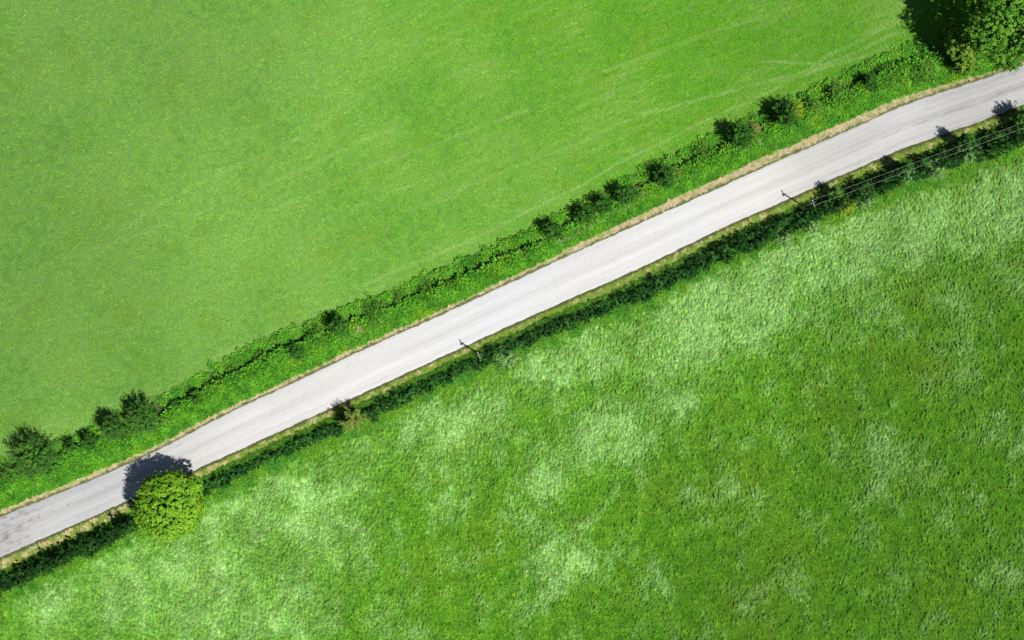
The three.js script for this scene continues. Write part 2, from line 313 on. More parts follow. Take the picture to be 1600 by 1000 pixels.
// ------------------------------------------------------------------ grass and ground plants that nobody could count
function stuff(name, geo, mat, list, label, category) {
  const m = new THREE.InstancedMesh(geo, mat, list.length), q = new THREE.Quaternion(), e = new THREE.Euler(), s = new THREE.Vector3(), p = new THREE.Vector3(), X4 = new THREE.Matrix4(), c = new THREE.Color();
  list.forEach((t, i) => {
    q.setFromEuler(e.set(t.tx || 0, t.r, t.tz || 0, 'YXZ')); s.set(t.s, t.s * (t.h ?? 1), t.s); p.set(t.x, t.y ?? groundY(t.x, t.z), t.z);
    m.setMatrixAt(i, X4.compose(p, q, s)); m.setColorAt(i, c.setRGB(t.c[0], t.c[1], t.c[2]));
  });
  shade(m); top(name, m); return tag(m, label, category, null, 'stuff');
}
const jit = (c, a) => { const v = 1 + rr(-a, a), w = rr(-a, a) * 0.35; return [c[0] * (v + w), c[1] * v, c[2] * (v - w)]; };

// short pasture turf
seed(101);
{
  const mb = new MB();
  for (let k = 0; k < 8; k++) { const a = rr(0, 6.28), t = rr(0.5, 1.2), o = rr(0, 0.12), b = rr(0, 6.28), v = rr(0.8, 1.2); blade(mb, [Math.cos(b) * o, 0, Math.sin(b) * o], [Math.cos(a) * Math.sin(t), Math.cos(t), Math.sin(a) * Math.sin(t)], rr(0.14, 0.24), rr(0.035, 0.055), 0.5, [v, v, v], 1.1); }
  const list = [];
  for (let n = 0; n < 420000 && list.length < 235000; n++) {
    const x = rr(-84, 84), z = rr(-53, 40), a = dN(x, z);
    if (a < hedgeN(x) + 1 + rr(0, 2)) continue;
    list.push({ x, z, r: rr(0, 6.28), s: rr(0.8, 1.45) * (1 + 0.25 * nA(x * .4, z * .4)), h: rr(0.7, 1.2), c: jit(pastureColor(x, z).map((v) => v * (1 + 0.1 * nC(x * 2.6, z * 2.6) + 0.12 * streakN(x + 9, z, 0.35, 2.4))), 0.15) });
  }
  stuff('pasture_grass', mb.geo(), M.blade, list, 'short grazed grass covering the pasture above the road', 'grass');
}
// long meadow grass, leaning with the wind
seed(102);
{
  const mb = new MB(), ml = new MB();
  for (let k = 0; k < 9; k++) { const a = rr(0, 6.28), t = rr(0.35, 1.05), o = rr(0, 0.16), b = rr(0, 6.28), v = rr(0.6, 1.25); blade(mb, [Math.cos(b) * o, -0.03, Math.sin(b) * o], [Math.cos(a) * Math.sin(t), Math.cos(t), Math.sin(a) * Math.sin(t)], rr(0.2, 0.4), rr(0.03, 0.05), 0.55, [v, v, v], 0.75); }
  for (let k = 0; k < 12; k++) { const a = -Math.PI / 2 + rr(-0.3, 0.3), t = rr(0.88, 1.32), o = rr(0, 0.2), b = rr(0, 6.28), v = rr(0.55, 1.3); blade(ml, [Math.cos(b) * o, 0.02, Math.sin(b) * o], [Math.cos(a) * Math.sin(t), Math.cos(t), Math.sin(a) * Math.sin(t)], rr(0.45, 0.88), rr(0.034, 0.052), 0.5, [v, v, v], 0.8); }
  const list = [], lay = [];
  for (let n = 0; n < 800000; n++) {
    const x = rr(-84, 84), z = rr(-36, 53), b = dS(x, z);
    if (b < hedgeS1(x) + 0.3 + rr(0, 0.8)) continue;
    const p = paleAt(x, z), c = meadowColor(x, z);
    if (rnd() < p * 1.05) { if (lay.length < 150000 && rnd() < 0.75) lay.push({ x, z, r: 0.45 * nA(x * 0.09, z * 0.09) + rr(-0.15, 0.15) + 0.1, s: rr(0.75, 1.25), h: rr(0.6, 1.4), c: jit(c.map((v) => v * (0.97 + 0.2 * nC(x * 2.8 + z * 0.3, z * 0.7) + 0.2 * nA(x * 5, z * 1.3))), 0.22) }); }
    else if (list.length < 280000) list.push({ x, z, r: rr(0, 6.28), s: rr(0.75, 1.3) * (1 + 0.35 * nB(x * .5, z * .5)), h: rr(0.7, 1.3), c: jit(c.map((v) => v * (1 + 0.24 * nA(x * 1.5, z * 1.5) + 0.24 * nC(x * 3.6, z * 2.4))), 0.28) });
  }
  stuff('meadow_grass', mb.geo(), M.blade, list, 'tufted rough green grass covering the meadow below the road', 'grass');
  stuff('laid_grass', ml.geo(), M.blade, lay, 'grass laid over by wind in patches of the meadow, sky sheen painted pale', 'grass');
}
// dry grass of the verges
seed(103);
{
  const mb = new MB();
  for (let k = 0; k < 10; k++) { const a = rr(0, 6.28), t = rr(0.6, 1.35), v = rr(0.7, 1.25); blade(mb, [rr(-0.1, 0.1), 0, rr(-0.1, 0.1)], [Math.cos(a) * Math.sin(t), Math.cos(t), Math.sin(a) * Math.sin(t)], rr(0.18, 0.34), rr(0.03, 0.05), 0.5, [v, v, v], 0.8); }
  const list = [];
  for (let n = 0; n < 60000; n++) {
    const x = rr(-86, 86), north = rnd() < 0.55;
    if (north) {
      const dw = dryN(x), d = rr(0.02, dw + 0.8), z = zN(x) - d / COS, e = d + 0.18 * nA(x, z);
      const c = e < 0.35 + 0.15 * nC(x * 0.4, 3) ? [0.12, 0.14, 0.04] : mix([0.46, 0.38, 0.23], [0.26, 0.28, 0.1], clamp(1.3 * nB(x * 0.8, z * 0.8) + 0.5 * nA(x * 0.25, 2) + (x > 62 ? 0.7 : 0) + rr(-0.35, 0.45)));
      if (rnd() < 0.75 * sstep(0.1, 0.6, nD(x * 0.7, z * 0.7) + 0.3 * nA(x * 2, z * 2))) continue;
      if (d > dw + 0.35 && rnd() < 0.6) continue;
      list.push({ x, z, r: rr(0, 6.28), s: rr(0.55, 1.1) * (d < 0.3 ? 0.55 : 1), h: rr(0.5, 1), c: jit(c, 0.22) });
    } else {
      const h0 = hedgeS0(x), d = rr(0.02, h0), z = zS(x) + d / COS, e = d + 0.2 * nB(x, z);
      const tan = sstep(0.0, 0.5, 0.6 * nB(x * 0.55, z * 0.55) + 0.5 * nA(x * 1.9, z * 1.9) + 0.2 * nA(x * .1, 5) + 0.35 * sstep(-50, -62, x) - 0.12);
      const c = e < 0.45 ? [0.085, 0.1, 0.03] : mix([0.15, 0.24, 0.03], [0.46, 0.38, 0.2], tan * sstep(h0 - 0.2, h0 - 0.9, d));
      list.push({ x, z, r: rr(0, 6.28), s: rr(0.5, 1.1) * (d < 0.35 ? 0.55 : 1), h: rr(0.5, 1), c: jit(c, 0.22) });
    }
  }
  stuff('verge_grass', mb.geo(), M.blade, list, 'dry straw coloured grass on both verges along the road edges', 'grass');
}
// nettles, bramble and cow parsley
seed(104);
{
  const mb = new MB();
  for (let k = 0; k < 13; k++) {
    const a = k * 2.4 + rr(-0.3, 0.3), r = 0.06 + 0.2 * Math.sqrt(k / 13), y = 0.5 - 0.3 * (k / 13) + rr(-0.1, 0.06), t = rr(0.9, 1.5), v = rr(0.8, 1.18);
    const d = [Math.cos(a) * Math.sin(t), Math.cos(t), Math.sin(a) * Math.sin(t)];
    leaf(mb, [Math.cos(a) * r, y, Math.sin(a) * r], d, [Math.cos(a) * 0.25, 1, Math.sin(a) * 0.25], rr(0.26, 0.4), rr(0.16, 0.24), [v, v, v]);
  }
  for (let k = 0; k < 4; k++) { const a = rr(0, 6.28); blade(mb, [0, 0, 0], [Math.cos(a) * 0.35, 1, Math.sin(a) * 0.35], 0.5, 0.035, 0, [0.8, 0.8, 0.8]); }
  const list = [];
  const bare = [[250, 640, 16], [715, 425, 0], [560, 512, 10], [920, 335, 12]];
  for (let n = 0; n < 150000; n++) {                                              // north verge bank
    const x = rr(-86, 86), hl = hedgeN(x), dw = dryN(x), d = rr(dw + 0.3, hl + 3.2), z = zN(x) - d / COS;
    const w = 0.35 * nA(x * 0.9, z * 0.9);
    if (bare.some(([bx, by, r]) => r && Math.hypot(x * 10 + 800 - bx, (z * 10 + 500 - by) * 1.6) < r)) continue;
    let c, s, h = 1, keep = 1;
    if (d < hl - 0.35 + w) {
      const up = sstep(dw, hl, d);
      c = mix([0.08, 0.25, 0.015], [0.05, 0.18, 0.013], clamp(0.5 + 0.9 * nB(x * 0.35, z * 0.35)));
      c = mix(c, [0.13, 0.27, 0.012], 0.6 * sstep(0.4, 0.8, nC(x * 0.13, z * 0.2)));
      s = rr(0.7, 1.5) * (0.7 + 0.3 * up); h = rr(0.5, 1) + 1.6 * up * up; keep = 0.27 * (0.2 + 1.3 * clamp(0.5 + nA(x * 1.5, z * 1.5)));
    } else if (d < hl + 0.5 + w) { keep = 0.05; c = [0.03, 0.1, 0.012]; s = 0.6; h = 0.5; }
    else {
      const fade = sstep(hl + 3.1, hl + 1.2, d + 1.6 * w);
      c = mix([0.07, 0.235, 0.014], [0.09, 0.23, 0.02], clamp(0.5 + nB(x * 0.3, z * 0.3))); c = mix(c, [0.045, 0.17, 0.012], clamp(nA(x * .22, z * .22)));
      s = rr(0.6, 1.2); h = 0.45 + 0.45 * fade; keep = 0.28 * fade * fade * (0.25 + 1.4 * clamp(0.5 + nB(x * 0.4, z * 0.4)));
    }
    if (rnd() > keep) continue;
    list.push({ x, z, r: rr(0, 6.28), s, h, tx: rr(-0.25, 0.25), tz: rr(-0.25, 0.25), c: jit(c, 0.34) });
  }
  for (let n = 0; n < 60000; n++) {                                               // south side, hedge foot and field margin
    const x = rr(-86, 86), h0 = hedgeS0(x), h1 = hedgeS1(x), d = rr(h0 - 0.7, h1 + 2.6), z = zS(x) + d / COS;
    let c, s, h = 1, keep;
    if (d < h0 + 0.6) { c = mix([0.06, 0.19, 0.012], [0.04, 0.12, 0.012], rnd()); s = rr(0.35, 0.7); keep = 0.6 * sstep(h0 - 0.75, h0, d); }
    else if (d < h1 - 0.2) { c = [0.025, 0.1, 0.014]; s = rr(0.6, 1); keep = 0.4; }
    else { const f = sstep(h1 + 2.6, h1 + 0.2, d + 0.9 * nA(x * .4, z * .4)); c = mix([0.055, 0.195, 0.018], [0.09, 0.23, 0.016], clamp(0.5 + nB(x * 0.2, z * 0.2))); s = rr(0.45, 0.95); h = 0.5 + 0.8 * f; keep = 0.6 * f; }
    if (rnd() > keep) continue;
    list.push({ x, z, r: rr(0, 6.28), s, h, tx: rr(-0.25, 0.25), tz: rr(-0.25, 0.25), c: jit(c, 0.22) });
  }
  stuff('undergrowth', mb.geo(), M.leaf, list, 'leafy green nettles and brambles growing on the banks beside both hedges', 'weeds');
}
// bleached dead stems along the top of the bank
seed(105);
{
  const mb = new MB();
  for (let k = 0; k < 9; k++) { const a = rr(0, 6.28), t = rr(0.3, 1.35); blade(mb, [rr(-0.12, 0.12), 0.1, rr(-0.12, 0.12)], [Math.cos(a) * Math.sin(t), Math.cos(t), Math.sin(a) * Math.sin(t)], rr(0.6, 1.1), rr(0.03, 0.05), 0.4, [1, 1, 1], 0.7); }
  const list = [], runs = [[600, 850, 340, 0.0], [870, 990, 300, 0.5], [1010, 1100, 120, 0.4], [1160, 1190, 60, 0.6], [530, 590, 70, 0.5], [870, 900, 120, 0.3], [240, 268, 70, 0.4], [1250, 1300, 50, 0.5]];
  for (const [a, b, n, k] of runs) for (let i = 0; i < n; i++) {
    const x = X(rr(a, b)), d = hedgeN(x) - 0.45 - k * rr(0, 2.4) + rr(-0.25, 0.25), z = zN(x) - d / COS;
    list.push({ x, z, y: rr(0.3, 0.65), r: rr(0, 6.28), s: rr(0.5, 1.1), h: rr(0.6, 1), c: jit(mix([0.3, 0.25, 0.16], [0.32, 0.32, 0.26], rnd()), 0.2) });
  }
  stuff('dead_stems', mb.geo(), M.blade, list, 'bleached dead stems strewn along the bank of the upper hedge line', 'dry stems');
}
// daisies and dandelions, a few pixels at most
seed(106);
{
  const mb = new MB();
  for (let k = 0; k < 6; k++) leaf(mb, [0, 0.24, 0], [Math.cos(k * 1.047), 0.1, Math.sin(k * 1.047)], [0, 1, 0], 0.07, 0.07, [1, 1, 1], 1);
  const list = [];
  for (let i = 0; i < 200; i++) { const x = rr(-80, 50), z = rr(-50, 20); if (dN(x, z) > 9) list.push({ x, z, r: rr(0, 6), s: rr(0.5, 1.0), c: [0.5, 0.54, 0.36] }); }
  for (let i = 0; i < 90; i++) { const x = rr(-40, 80), z = rr(-10, 50); if (dS(x, z) > 8) list.push({ x, z, y: groundY(x, z) + 0.15, r: rr(0, 6), s: rr(0.5, 1.1), c: rnd() < 0.5 ? [0.5, 0.42, 0.06] : [0.6, 0.6, 0.5] }); }
  stuff('wildflowers', mb.geo(), M.blade, list, 'tiny white and yellow flowers dotted through both fields', 'flowers');
}

// ------------------------------------------------------------------ trees
// a crown of leaf sprays on overlapping lobes [x, y, z, r, squash]
function crownGeo(lobes, density, size, palette, wild = 0.12, mb = new MB()) {
  for (const [k, L] of lobes.entries()) {
    const [cx, cy, cz, r, sq = 0.85] = L, n = Math.round(density * r * r * 4 * Math.PI);
    for (let i = 0; i < n; i++) {
      const u = rr(-0.75, 1), a = rr(0, 6.283), w = Math.sqrt(1 - u * u), d = [w * Math.cos(a), u, w * Math.sin(a)];
      const inner = rnd() < 0.4 ? rr(0.4, 0.85) : rr(0.9, 1.04);
      const lump = 1 + wild * n3(d[0] * 2.4 + k * 7, d[1] * 2.4, d[2] * 2.4) + wild * 0.6 * n3(d[0] * 6 + k * 3, d[1] * 6, d[2] * 6);
      const p = [cx + d[0] * r * inner * lump, cy + d[1] * r * sq * inner * lump, cz + d[2] * r * inner * lump];
      if (p[1] < 0.25) continue;
      if (lobes.some((Q, q) => q !== k && ((p[0] - Q[0]) / Q[3]) ** 2 + ((p[1] - Q[1]) / (Q[3] * (Q[4] ?? 0.85))) ** 2 + ((p[2] - Q[2]) / Q[3]) ** 2 < 0.5)) continue;
      const tone = palette(clamp(0.5 + 0.6 * n3(p[0] * 0.5, p[1] * 0.5, p[2] * 0.5) + rr(-0.25, 0.25)));
      const out = norm([d[0], d[1] + 0.35, d[2]]), t1 = norm(cross(out, [0.3, 0.2, 0.9])), t2 = cross(out, t1), s = size * rr(0.75, 1.25);
      const m = 7, b0 = rr(0, 6.28);
      for (let q = 0; q < m; q++) {
        const b = b0 + q * 6.283 / (m - 1), dir = q ? norm(addv(addv([t1[0] * Math.cos(b), t1[1] * Math.cos(b), t1[2] * Math.cos(b)], t2, Math.sin(b)), out, rr(-0.45, 0.25))) : norm(addv(out, t1, rr(-0.5, 0.5)));
        const v = rr(0.82, 1.15);
        leaf(mb, addv(p, out, q ? rr(-0.05, 0.05) : 0.05), dir, addv(out, dir, -0.2), s * rr(0.8, 1.1), s * rr(0.55, 0.75), [tone[0] * v, tone[1] * v, tone[2] * v], 0.3);
      }
    }
  }
  return mb.geo();
}
const bark = [0.11, 0.085, 0.06];
function tree(name, label, x, z, lobes, density, size, palette, trunkR, wild) {
  const t = thing(name, label, 'tree', x, z);
  const topL = lobes.reduce((a, b) => (b[3] > a[3] ? b : a));
  part('trunk', tube([0, -0.2, 0], [topL[0] * 0.5, topL[1] * 0.62, topL[2] * 0.5], trunkR, trunkR * 0.6, bark, 10, 0.15), M.bark, t);
  for (const L of lobes) part('limb', tube([topL[0] * 0.3, topL[1] * 0.35, topL[2] * 0.3], [L[0], L[1], L[2]], trunkR * 0.5, trunkR * 0.12, bark, 7, 0.3), M.bark, t);
  part('crown', crownGeo(lobes, density, size, palette, wild), M.leaf, t);
  return t;
}
const limePal = (t) => mix([0.065, 0.185, 0.01], [0.165, 0.315, 0.018], t);
const broadPal = (t) => mix([0.045, 0.15, 0.012], [0.125, 0.265, 0.024], t);
{
  seed(201);
  const [x, z] = under(263, 789, 4.8);
  tree('round_tree', 'round yellow-green tree at the lower road edge casting a round shadow across the road', x, z,
    [[0, 4.2, 0.2, 5.0, 0.82], [-1.9, 4.9, 0.9, 3.1], [0.2, 4.8, 2.2, 2.9], [2.1, 4.9, 0.6, 3.1], [0.9, 4.9, -2.0, 2.9], [-1.5, 4.7, -1.7, 2.8], [4.0, 5.2, -3.1, 1.3, 0.8], [-3.3, 2.4, -2.9, 1.2, 0.8]], 8.6, 0.285, limePal, 0.32, 0.1);
  seed(202);
  const [tx, tz] = under(1585, 17, 10.5);
  tree('broad_tree', 'largest tree, tall and dark green, above the road in the upper right corner', tx, tz,
    [[0, 10.2, 0, 5.2], [3.2, 8.6, 2.2, 4.0], [-2.8, 8.6, 1.8, 3.4], [-3.0, 8.4, -2.6, 3.8], [2.6, 9, -3.4, 4.0], [0, 7.4, 2.9, 3.1], [4.6, 7, 2.2, 2.6]], 5.2, 0.38, broadPal, 0.5, 0.22);
  seed(203);
  const [sx, sz] = under(1506, 66, 5.2);
  tree('small_tree', 'small green tree tucked against the left flank of the largest tree', sx, sz,
    [[0, 4.6, 0, 2.2, 1], [0.7, 3.4, 1.6, 1.7], [-0.5, 3.8, -1.8, 1.8], [1.4, 3, 2.6, 1.4]], 4.4, 0.36, (t) => mix([0.06, 0.14, 0.012], [0.14, 0.235, 0.026], t), 0.18, 0.22);
}

// ------------------------------------------------------------------ shrubs
// arching stems from one root with leaves along them
function sprigGeo(r, h, stems, leafLen, palette, twig, bulk) {
  const mb = new MB(), tw = new MB();
  if (bulk) crownGeo([[0, h * 0.42, 0, r * 0.62, Math.min(1.2, h * 0.5 / (r * 0.62))], [r * 0.35, h * 0.34, r * 0.3, r * 0.5, Math.min(1, h * 0.4 / (r * 0.5))], [-r * 0.35, h * 0.34, -r * 0.1, r * 0.5, Math.min(1, h * 0.4 / (r * 0.5))]], bulk, leafLen * 1.05, palette, 0.25, mb);
  for (let i = 0; i < stems; i++) {
    const a = rr(0, 6.283), reach = r * Math.sqrt(rnd()) * rr(0.8, 1.12), hh = h * (1 - 0.45 * (reach / r) ** 2) * rr(0.7, 1.08);
    const b0 = rr(0, 6.28), base = [Math.cos(b0) * r * 0.15, 0, Math.sin(b0) * r * 0.15], n = Math.max(5, Math.round(hh / (leafLen * 0.5)));
    const at = (t) => [base[0] + Math.cos(a) * reach * Math.pow(t, 1.35), hh * (1.25 * t - 0.25 * t * t), base[2] + Math.sin(a) * reach * Math.pow(t, 1.35)];
    const tone = palette(rnd());
    if (twig) limbTube(tw, at(0.05), at(1.04), 0.03, 0.012, twig, 3, 0);
    for (let k = 0; k < n; k++) {
      const t = 0.18 + 0.84 * k / (n - 1), p = at(t), q = at(t + 0.05), d = norm(addv(q, p, -1)), s = norm(cross(d, [0.2, 1, 0.1]));
      for (const side of [-1, 1]) {
        const dir = norm(addv(addv([s[0] * side, s[1] * side, s[2] * side], d, rr(0.2, 0.8)), [rr(-1, 1), rr(-0.4, 0.5), rr(-1, 1)], 0.5)), v = rr(0.75, 1.2);
        leaf(mb, addv(p, [rr(-1, 1), rr(-1, 1), rr(-1, 1)], 0.16), dir, [rr(-0.4, 0.4), 1, rr(-0.4, 0.4)], leafLen * rr(0.75, 1.25) * (1 - 0.35 * t), leafLen * 0.55, [tone[0] * v, tone[1] * v, tone[2] * v]);
      }
    }
  }
  return [mb.geo(), tw];
}
const PAL = {
  deep: (t) => mix([0.02, 0.08, 0.01], [0.062, 0.16, 0.022], t),
  dark: (t) => mix([0.014, 0.06, 0.008], [0.045, 0.14, 0.014], t),
  mid: (t) => mix([0.035, 0.125, 0.012], [0.09, 0.215, 0.022], t),
  olive: (t) => mix([0.09, 0.165, 0.022], [0.22, 0.26, 0.055], t),
  straw: (t) => mix([0.2, 0.2, 0.06], [0.34, 0.29, 0.13], t),
  lime: (t) => mix([0.11, 0.2, 0.012], [0.21, 0.3, 0.02], t),
  pale: (t) => mix([0.07, 0.18, 0.04], [0.18, 0.31, 0.09], t),
};
let shrubSeed = 300;
function shrub(px, py, r, h, kind, label, group, opt = {}) {
  seed(shrubSeed += 7);
  if (kind === 'dark') { px += 6; py += 4; r *= 0.92; h *= 1.32; }
  const [x, z] = under(px, py, h * 0.6), t = thing(opt.name ?? 'shrub', label, opt.category ?? 'shrub', x, z, group);
  const sparse = kind === 'olive' || kind === 'straw';
  const [f, tw] = sprigGeo(r, h, Math.round((opt.stems ?? (sparse ? 34 : 46)) * Math.max(0.5, r)), sparse ? 0.17 : opt.leaf ?? 0.25, PAL[kind], sparse ? [0.26, 0.22, 0.15] : [0.08, 0.065, 0.045], sparse ? 0 : 5);
  for (let k = 0; k < 4; k++) { const a = k * 1.6 + rr(0, 1); part('stem', tube([rr(-0.1, 0.1), -0.1, rr(-0.1, 0.1)], [Math.cos(a) * r * 0.4, h * 0.7, Math.sin(a) * r * 0.4], 0.05, 0.02, bark, 5, 0.1), M.bark, t); }
  part('twigs', tw.geo(), M.bark, t);
  part('foliage', f, M.leaf, t);
  return t;
}
const GN = 'shrubs of the upper hedge line', GS = 'shrubs of the lower hedge line';
shrub(50, 714, 3.7, 5.2, 'deep', 'largest shrub of the upper hedge line, spreading at the far left edge', GN, { stems: 60 });
shrub(8, 742, 2.2, 2.0, 'deep', 'low shrub cut by the left picture edge just below the largest shrub', GN);
shrub(104, 694, 1.0, 2.3, 'dark', 'narrow dark shrub close to the right of the far left largest shrub', GN);
shrub(132, 687, 1.6, 2.5, 'dark', 'small dark shrub midway between the far left shrub and the shrub pair', GN);
shrub(176, 670, 2.2, 4.8, 'deep', 'left shrub of the dense touching pair above the round tree', GN, { stems: 60 });
shrub(221, 651, 2.9, 4.6, 'deep', 'right and wider shrub of the dense touching pair above the round tree', GN, { stems: 60 });
shrub(300, 618, 1.3, 2.2, 'dark', 'small lone round dark shrub beside a bare grey earth patch', GN);
shrub(268, 628, 1.0, 1.3, 'dark', 'low dark shrub between the shrub pair and the lone round dark shrub', GN);
shrub(330, 604, 1.5, 1.3, 'mid', 'low leafy shrub just right of the lone round dark shrub', GN);
shrub(372, 583, 1.6, 1.3, 'mid', 'low flat leafy shrub halfway between two dark shrubs on the upper bank', GN);
shrub(410, 562, 1.5, 1.4, 'mid', 'low leafy shrub left of the yellow-green tuft on the upper bank', GN);
shrub(458, 545, 1.6, 2.1, 'dark', 'dark shrub standing directly above the yellow-green tuft on the bank', GN);
shrub(496, 525, 1.9, 1.8, 'mid', 'leafy shrub between the dark shrub by the yellow tuft and a feathery one', GN);
shrub(465, 562, 0.9, 0.9, 'lime', 'bright yellow-green tuft on the upper bank left of the road centre', null, { name: 'yellow_tuft', leaf: 0.22 });
shrub(520, 504, 1.8, 2.8, 'dark', 'isolated dark feathery shrub beside a brown dry patch on the bank', GN);
shrub(558, 512, 1.4, 1.1, 'straw', 'brown dry brush to the right of the isolated feathery shrub', 'dry brush on the upper bank', { name: 'dry_brush', category: 'brush' });
shrub(590, 489, 2.4, 1.9, 'mid', 'wide leafy shrub right of the brown dry patch on the bank', GN);
shrub(628, 470, 1.7, 1.4, 'mid', 'low leafy shrub at the left end of the thin dark hedge line', GN);
shrub(668, 452, 1.6, 1.2, 'mid', 'second low leafy shrub from the left along the thin dark hedge line', GN);
shrub(858, 354, 1.9, 2.7, 'dark', 'dark bushy shrub at the right end of the thin dark hedge line', GN);
shrub(880, 362, 1.3, 1.2, 'olive', 'olive twiggy brush touching the shrub at the right end of the dark line', 'olive brush on the upper bank', { name: 'olive_brush', category: 'brush' });
shrub(908, 331, 1.9, 2.6, 'dark', 'dark shrub behind pinkish dry brush in the middle of the upper hedge', GN);
shrub(938, 315, 1.8, 2.5, 'dark', 'middle shrub of the dark row of three above the dry brush', GN);
shrub(970, 301, 2.1, 2.6, 'dark', 'rightmost shrub of the dark row of three above the dry brush', GN);
shrub(922, 338, 1.5, 1.3, 'straw', 'pinkish straw coloured dry brush in front of the dark row of shrubs', 'dry brush on the upper bank', { name: 'dry_brush', category: 'brush' });
shrub(1003, 300, 1.4, 1.6, 'straw', 'golden fan of dry brush between the dark row and the lone dark shrub', 'dry brush on the upper bank', { name: 'dry_brush', category: 'brush' });
shrub(1034, 270, 2.1, 3.0, 'dark', 'lone dark shrub with olive twigs on its right, above the widening dry verge', GN);
shrub(1056, 271, 1.5, 2.2, 'olive', 'olive twiggy brush at the right side of the lone dark shrub', 'olive brush on the upper bank', { name: 'olive_brush', category: 'brush' });
shrub(1100, 243, 2.2, 1.5, 'mid', 'low leafy shrub left of the two big dark shrubs near the wheel lines', GN);
shrub(1152, 206, 2.4, 3.5, 'dark', 'left of the two big dark shrubs beside the wheel lines', GN);
shrub(1178, 205, 1.7, 2.4, 'olive', 'olive twiggy brush between the two big dark shrubs', 'olive brush on the upper bank', { name: 'olive_brush', category: 'brush' });
shrub(1224, 172, 2.4, 3.7, 'dark', 'right of the two big dark shrubs, behind the yellow-green shrub', GN);
shrub(1241, 172, 1.7, 3.9, 'lime', 'bright yellow-green upright shrub standing against a dark shrub', null);
shrub(1270, 165, 1.8, 2.2, 'mid', 'leafy green shrub directly right of the yellow-green upright shrub', GN);
shrub(1310, 148, 2.2, 1.9, 'mid', 'leafy green shrub halfway between the yellow-green shrub and the small dark one', GN);
shrub(1355, 124, 1.5, 2.6, 'dark', 'small dark shrub nearest to the largest tree, left of it', GN);
shrub(1388, 116, 2.2, 1.8, 'mid', 'low leafy shrub between the small dark shrub and the large tree shadow', GN);
shrub(1440, 110, 2.4, 1.9, 'mid', 'leafy shrub at the lower edge of the large tree shadow', GN);
shrub(1500, 98, 2.2, 1.9, 'mid', 'leafy shrub at the foot of the small tree by the largest tree', GN);
shrub(1575, 88, 2.6, 2.2, 'mid', 'leafy shrub under the largest tree close to the road edge at right', GN);
// lower hedge line
shrub(551, 657, 2.1, 5.2, 'olive', 'olive brown twiggy shrub in the lower hedge, its shadow reaching onto the road', null, { stems: 32 });
shrub(790, 560, 2.0, 1.6, 'pale', 'pale leafy shrub on the field side of the hedge beside the left pole', GS);
shrub(1225, 372, 1.6, 1.5, 'pale', 'low pale shrub on the field side of the hedge, left of the right pole', GS);
shrub(1268, 350, 1.7, 1.9, 'pale', 'greyish leafy shrub just below the right pole on the field side', GS);
shrub(1322, 322, 1.6, 2.2, 'lime', 'yellow-tinged shrub on the field side just right of the right pole', GS);
shrub(1306, 301, 1.1, 3.7, 'mid', 'slim shrub near the verge right of the right pole, tipping its shadow on the road', GS);
shrub(1352, 308, 1.9, 2.0, 'pale', 'leafy shrub under the wires, second from the yellow-tinged shrub', GS);
shrub(1416, 272, 1.5, 3.6, 'pale', 'tall light green sprig rising out of the hedge beside the wires', GS);
shrub(1462, 262, 2.0, 2.5, 'pale', 'bushy olive tinted shrub right of the tall light green sprig', GS);
shrub(1515, 238, 2.0, 2.8, 'pale', 'leafy shrub in the lower hedge below the first road shadow from the right', GS);
shrub(1552, 222, 1.8, 2.6, 'mid', 'leafy shrub near the right edge, second from the end of the lower hedge', GS);
shrub(1606, 184, 2.1, 5.2, 'mid', 'tall shrub at the right edge, its shadow falling across the road', GS, { stems: 50 });
shrub(1411, 258, 1.1, 3.6, 'dark', 'slim dark shrub near the verge just left of the tall light green sprig', GS);
shrub(1504, 215, 1.3, 3.8, 'dark', 'slim dark shrub near the verge casting a small shadow on the road', GS);

// ------------------------------------------------------------------ the lower hedge: lengths of dense dark foliage
function hedge(pa, pb, hgt, label, k) {
  seed(700 + k);
  const mid = X((pa + pb) / 2), o = [mid, zS(mid) + (hedgeS0(mid) + hedgeS1(mid)) / 2 / COS];
  const t = thing('hedge', label, 'hedge', o[0], o[1], 'lengths of the lower hedge');
  const lobes = [], n = Math.round((pb - pa) / 10 / COS * 2.1);
  for (let i = 0; i < n; i++) {
    const x = X(lerp(pa, pb, (i + rr(0, 1)) / n)), h0 = hedgeS0(x), h1 = hedgeS1(x), front = i % 2;
    const r = rr(0.5, 1.05), d = front ? h0 + 0.35 + r * 0.7 + rr(-0.25, 0.35) : lerp(h0, h1, rr(0.5, 0.95)), hh = hgt(x) * rr(0.6, 1.1) * (front ? 0.75 : 1) * (1 + 0.3 * nA(x * 0.3, k));
    lobes.push([x - o[0], Math.max(0.4, hh - r * 0.9), zS(x) + d / COS - o[1], r, rr(0.8, 1.15)]);
    if (hh > 1.7) lobes.push([x - o[0] + rr(-0.3, 0.3), hh * 0.35, zS(x) + (d + rr(-0.3, 0.2)) / COS - o[1], r * 1.05, 1]);
  }
  const mb = new MB();
  const dim = [1, 0.6, 1.05, 1.05, 1, 0.95, 0.85][k];              // hedge shade painted in: darker leaves where the shadow band is deep
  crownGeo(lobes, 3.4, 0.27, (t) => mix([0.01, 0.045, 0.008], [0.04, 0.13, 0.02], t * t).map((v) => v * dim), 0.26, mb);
  for (let i = 0; i < 6; i++) { const x = X(lerp(pa, pb, (i + 0.5) / 6)), z = zS(x) + (hedgeS0(x) + hedgeS1(x)) / 2 / COS; part('stem', tube([x - o[0], -0.1, z - o[1]], [x - o[0] + rr(-0.3, 0.3), hgt(x) * 0.7, z - o[1] + rr(-0.3, 0.3)], 0.06, 0.03, bark, 5, 0.1), M.bark, t); }
  part('foliage', mb.geo(), M.leaf, t);
}
hedge(-70, 215, () => 3.2, 'darkest length of hedge at the far left, below the road up to the round tree', 1);
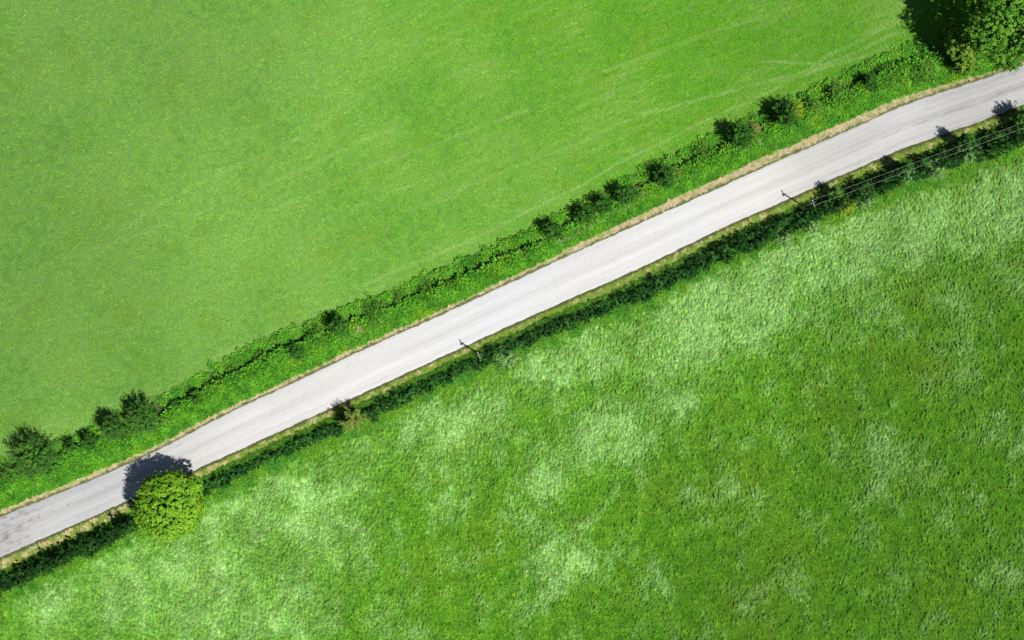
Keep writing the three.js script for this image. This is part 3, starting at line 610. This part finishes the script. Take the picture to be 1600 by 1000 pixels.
hedge(300, 530, () => 1.7, 'length of dark hedge between the round tree and the olive twiggy shrub', 2);
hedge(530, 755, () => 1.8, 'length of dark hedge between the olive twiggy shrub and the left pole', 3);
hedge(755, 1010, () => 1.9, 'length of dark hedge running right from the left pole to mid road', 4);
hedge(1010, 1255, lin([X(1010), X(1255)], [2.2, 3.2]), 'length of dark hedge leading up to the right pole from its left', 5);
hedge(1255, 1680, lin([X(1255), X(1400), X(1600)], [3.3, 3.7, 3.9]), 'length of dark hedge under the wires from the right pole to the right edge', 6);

// ------------------------------------------------------------------ poles and wires
const poleTops = [];
function pole(x, z, h, label) {
  const t = thing('utility_pole', label, 'pole', x, z, 'wooden poles along the lower hedge');
  part('post', new THREE.LatheGeometry([[0.001, -0.3], [0.13, -0.3], [0.13, 0], [0.105, h * 0.6], [0.09, h - 0.06], [0.065, h], [0.001, h + 0.02]].map(([a, b]) => new THREE.Vector2(a, b)), 14), M.timber, t);
  const yaw = Math.atan2(0.37, 0.93), side = [Math.sin(yaw), Math.cos(yaw)];          // square to the wires
  const arm = part('crossarm', new THREE.CylinderGeometry(0.06, 0.06, 0.9, 8).rotateX(Math.PI / 2), M.arm, t);
  arm.position.set(0, h - 0.2, 0); arm.rotation.y = yaw;
  const brace = part('stay_bracket', new THREE.CylinderGeometry(0.05, 0.05, 0.7, 8).rotateZ(Math.PI / 2), M.arm, t);
  brace.position.set(0, h - 0.42, 0); brace.rotation.y = yaw;
  for (const s of [-1, 1]) { const i = part('insulator', new THREE.LatheGeometry([[0.001, 0], [0.06, 0], [0.1, 0.03], [0.06, 0.07], [0.1, 0.11], [0.05, 0.17], [0.001, 0.18]].map(([a, b]) => new THREE.Vector2(a, b)), 10), M.porcelain, t); i.position.set(side[0] * 0.4 * s, h - 0.13, side[1] * 0.4 * s); }
  poleTops.push([x, h + 0.05, z, side]);
}
pole(...under(748, 555, 4.8), 4.8, 'left wooden pole in the lower hedge, casting a thin shadow near mid road');
pole(...under(1271, 317, 5.4), 5.4, 'right wooden pole with pale crossarm where the two wires cross the hedge');
{ // the next pole stands beyond the right picture edge
  const [x, z] = under(1745, 142, 5.4);
  pole(x, z, 5.4, 'third wooden pole past the right picture edge carrying the far wire ends');
}
function wire(a, b, s, rad, label) {
  const A = new THREE.Vector3(a[0] + a[3][0] * 0.4 * s, a[1], a[2] + a[3][1] * 0.4 * s), B = new THREE.Vector3(b[0] + b[3][0] * 0.4 * s, b[1], b[2] + b[3][1] * 0.4 * s), pts = [];
  for (let i = 0; i <= 16; i++) { const t = i / 16, p = A.clone().lerp(B, t); p.y -= 0.45 * 4 * t * (1 - t); pts.push(p); }
  tag(top('overhead_wire', shade(new THREE.Mesh(new THREE.TubeGeometry(new THREE.CatmullRomCurve3(pts), 40, rad, 6), rad < 0.007 ? M.old_wire : M.wire))), label, 'wire', 'overhead wires');
}
wire(poleTops[1], poleTops[2], -1, 0.008, 'upper of the two thin wires running right from the right pole');
wire(poleTops[1], poleTops[2], 1, 0.008, 'lower of the two thin wires running right from the right pole');
wire(poleTops[0], poleTops[1], -1, 0.006, 'upper of the two thin wires between the left and right poles');
wire(poleTops[0], poleTops[1], 1, 0.006, 'lower of the two thin wires between the left and right poles');

renderer.render(scene, camera);
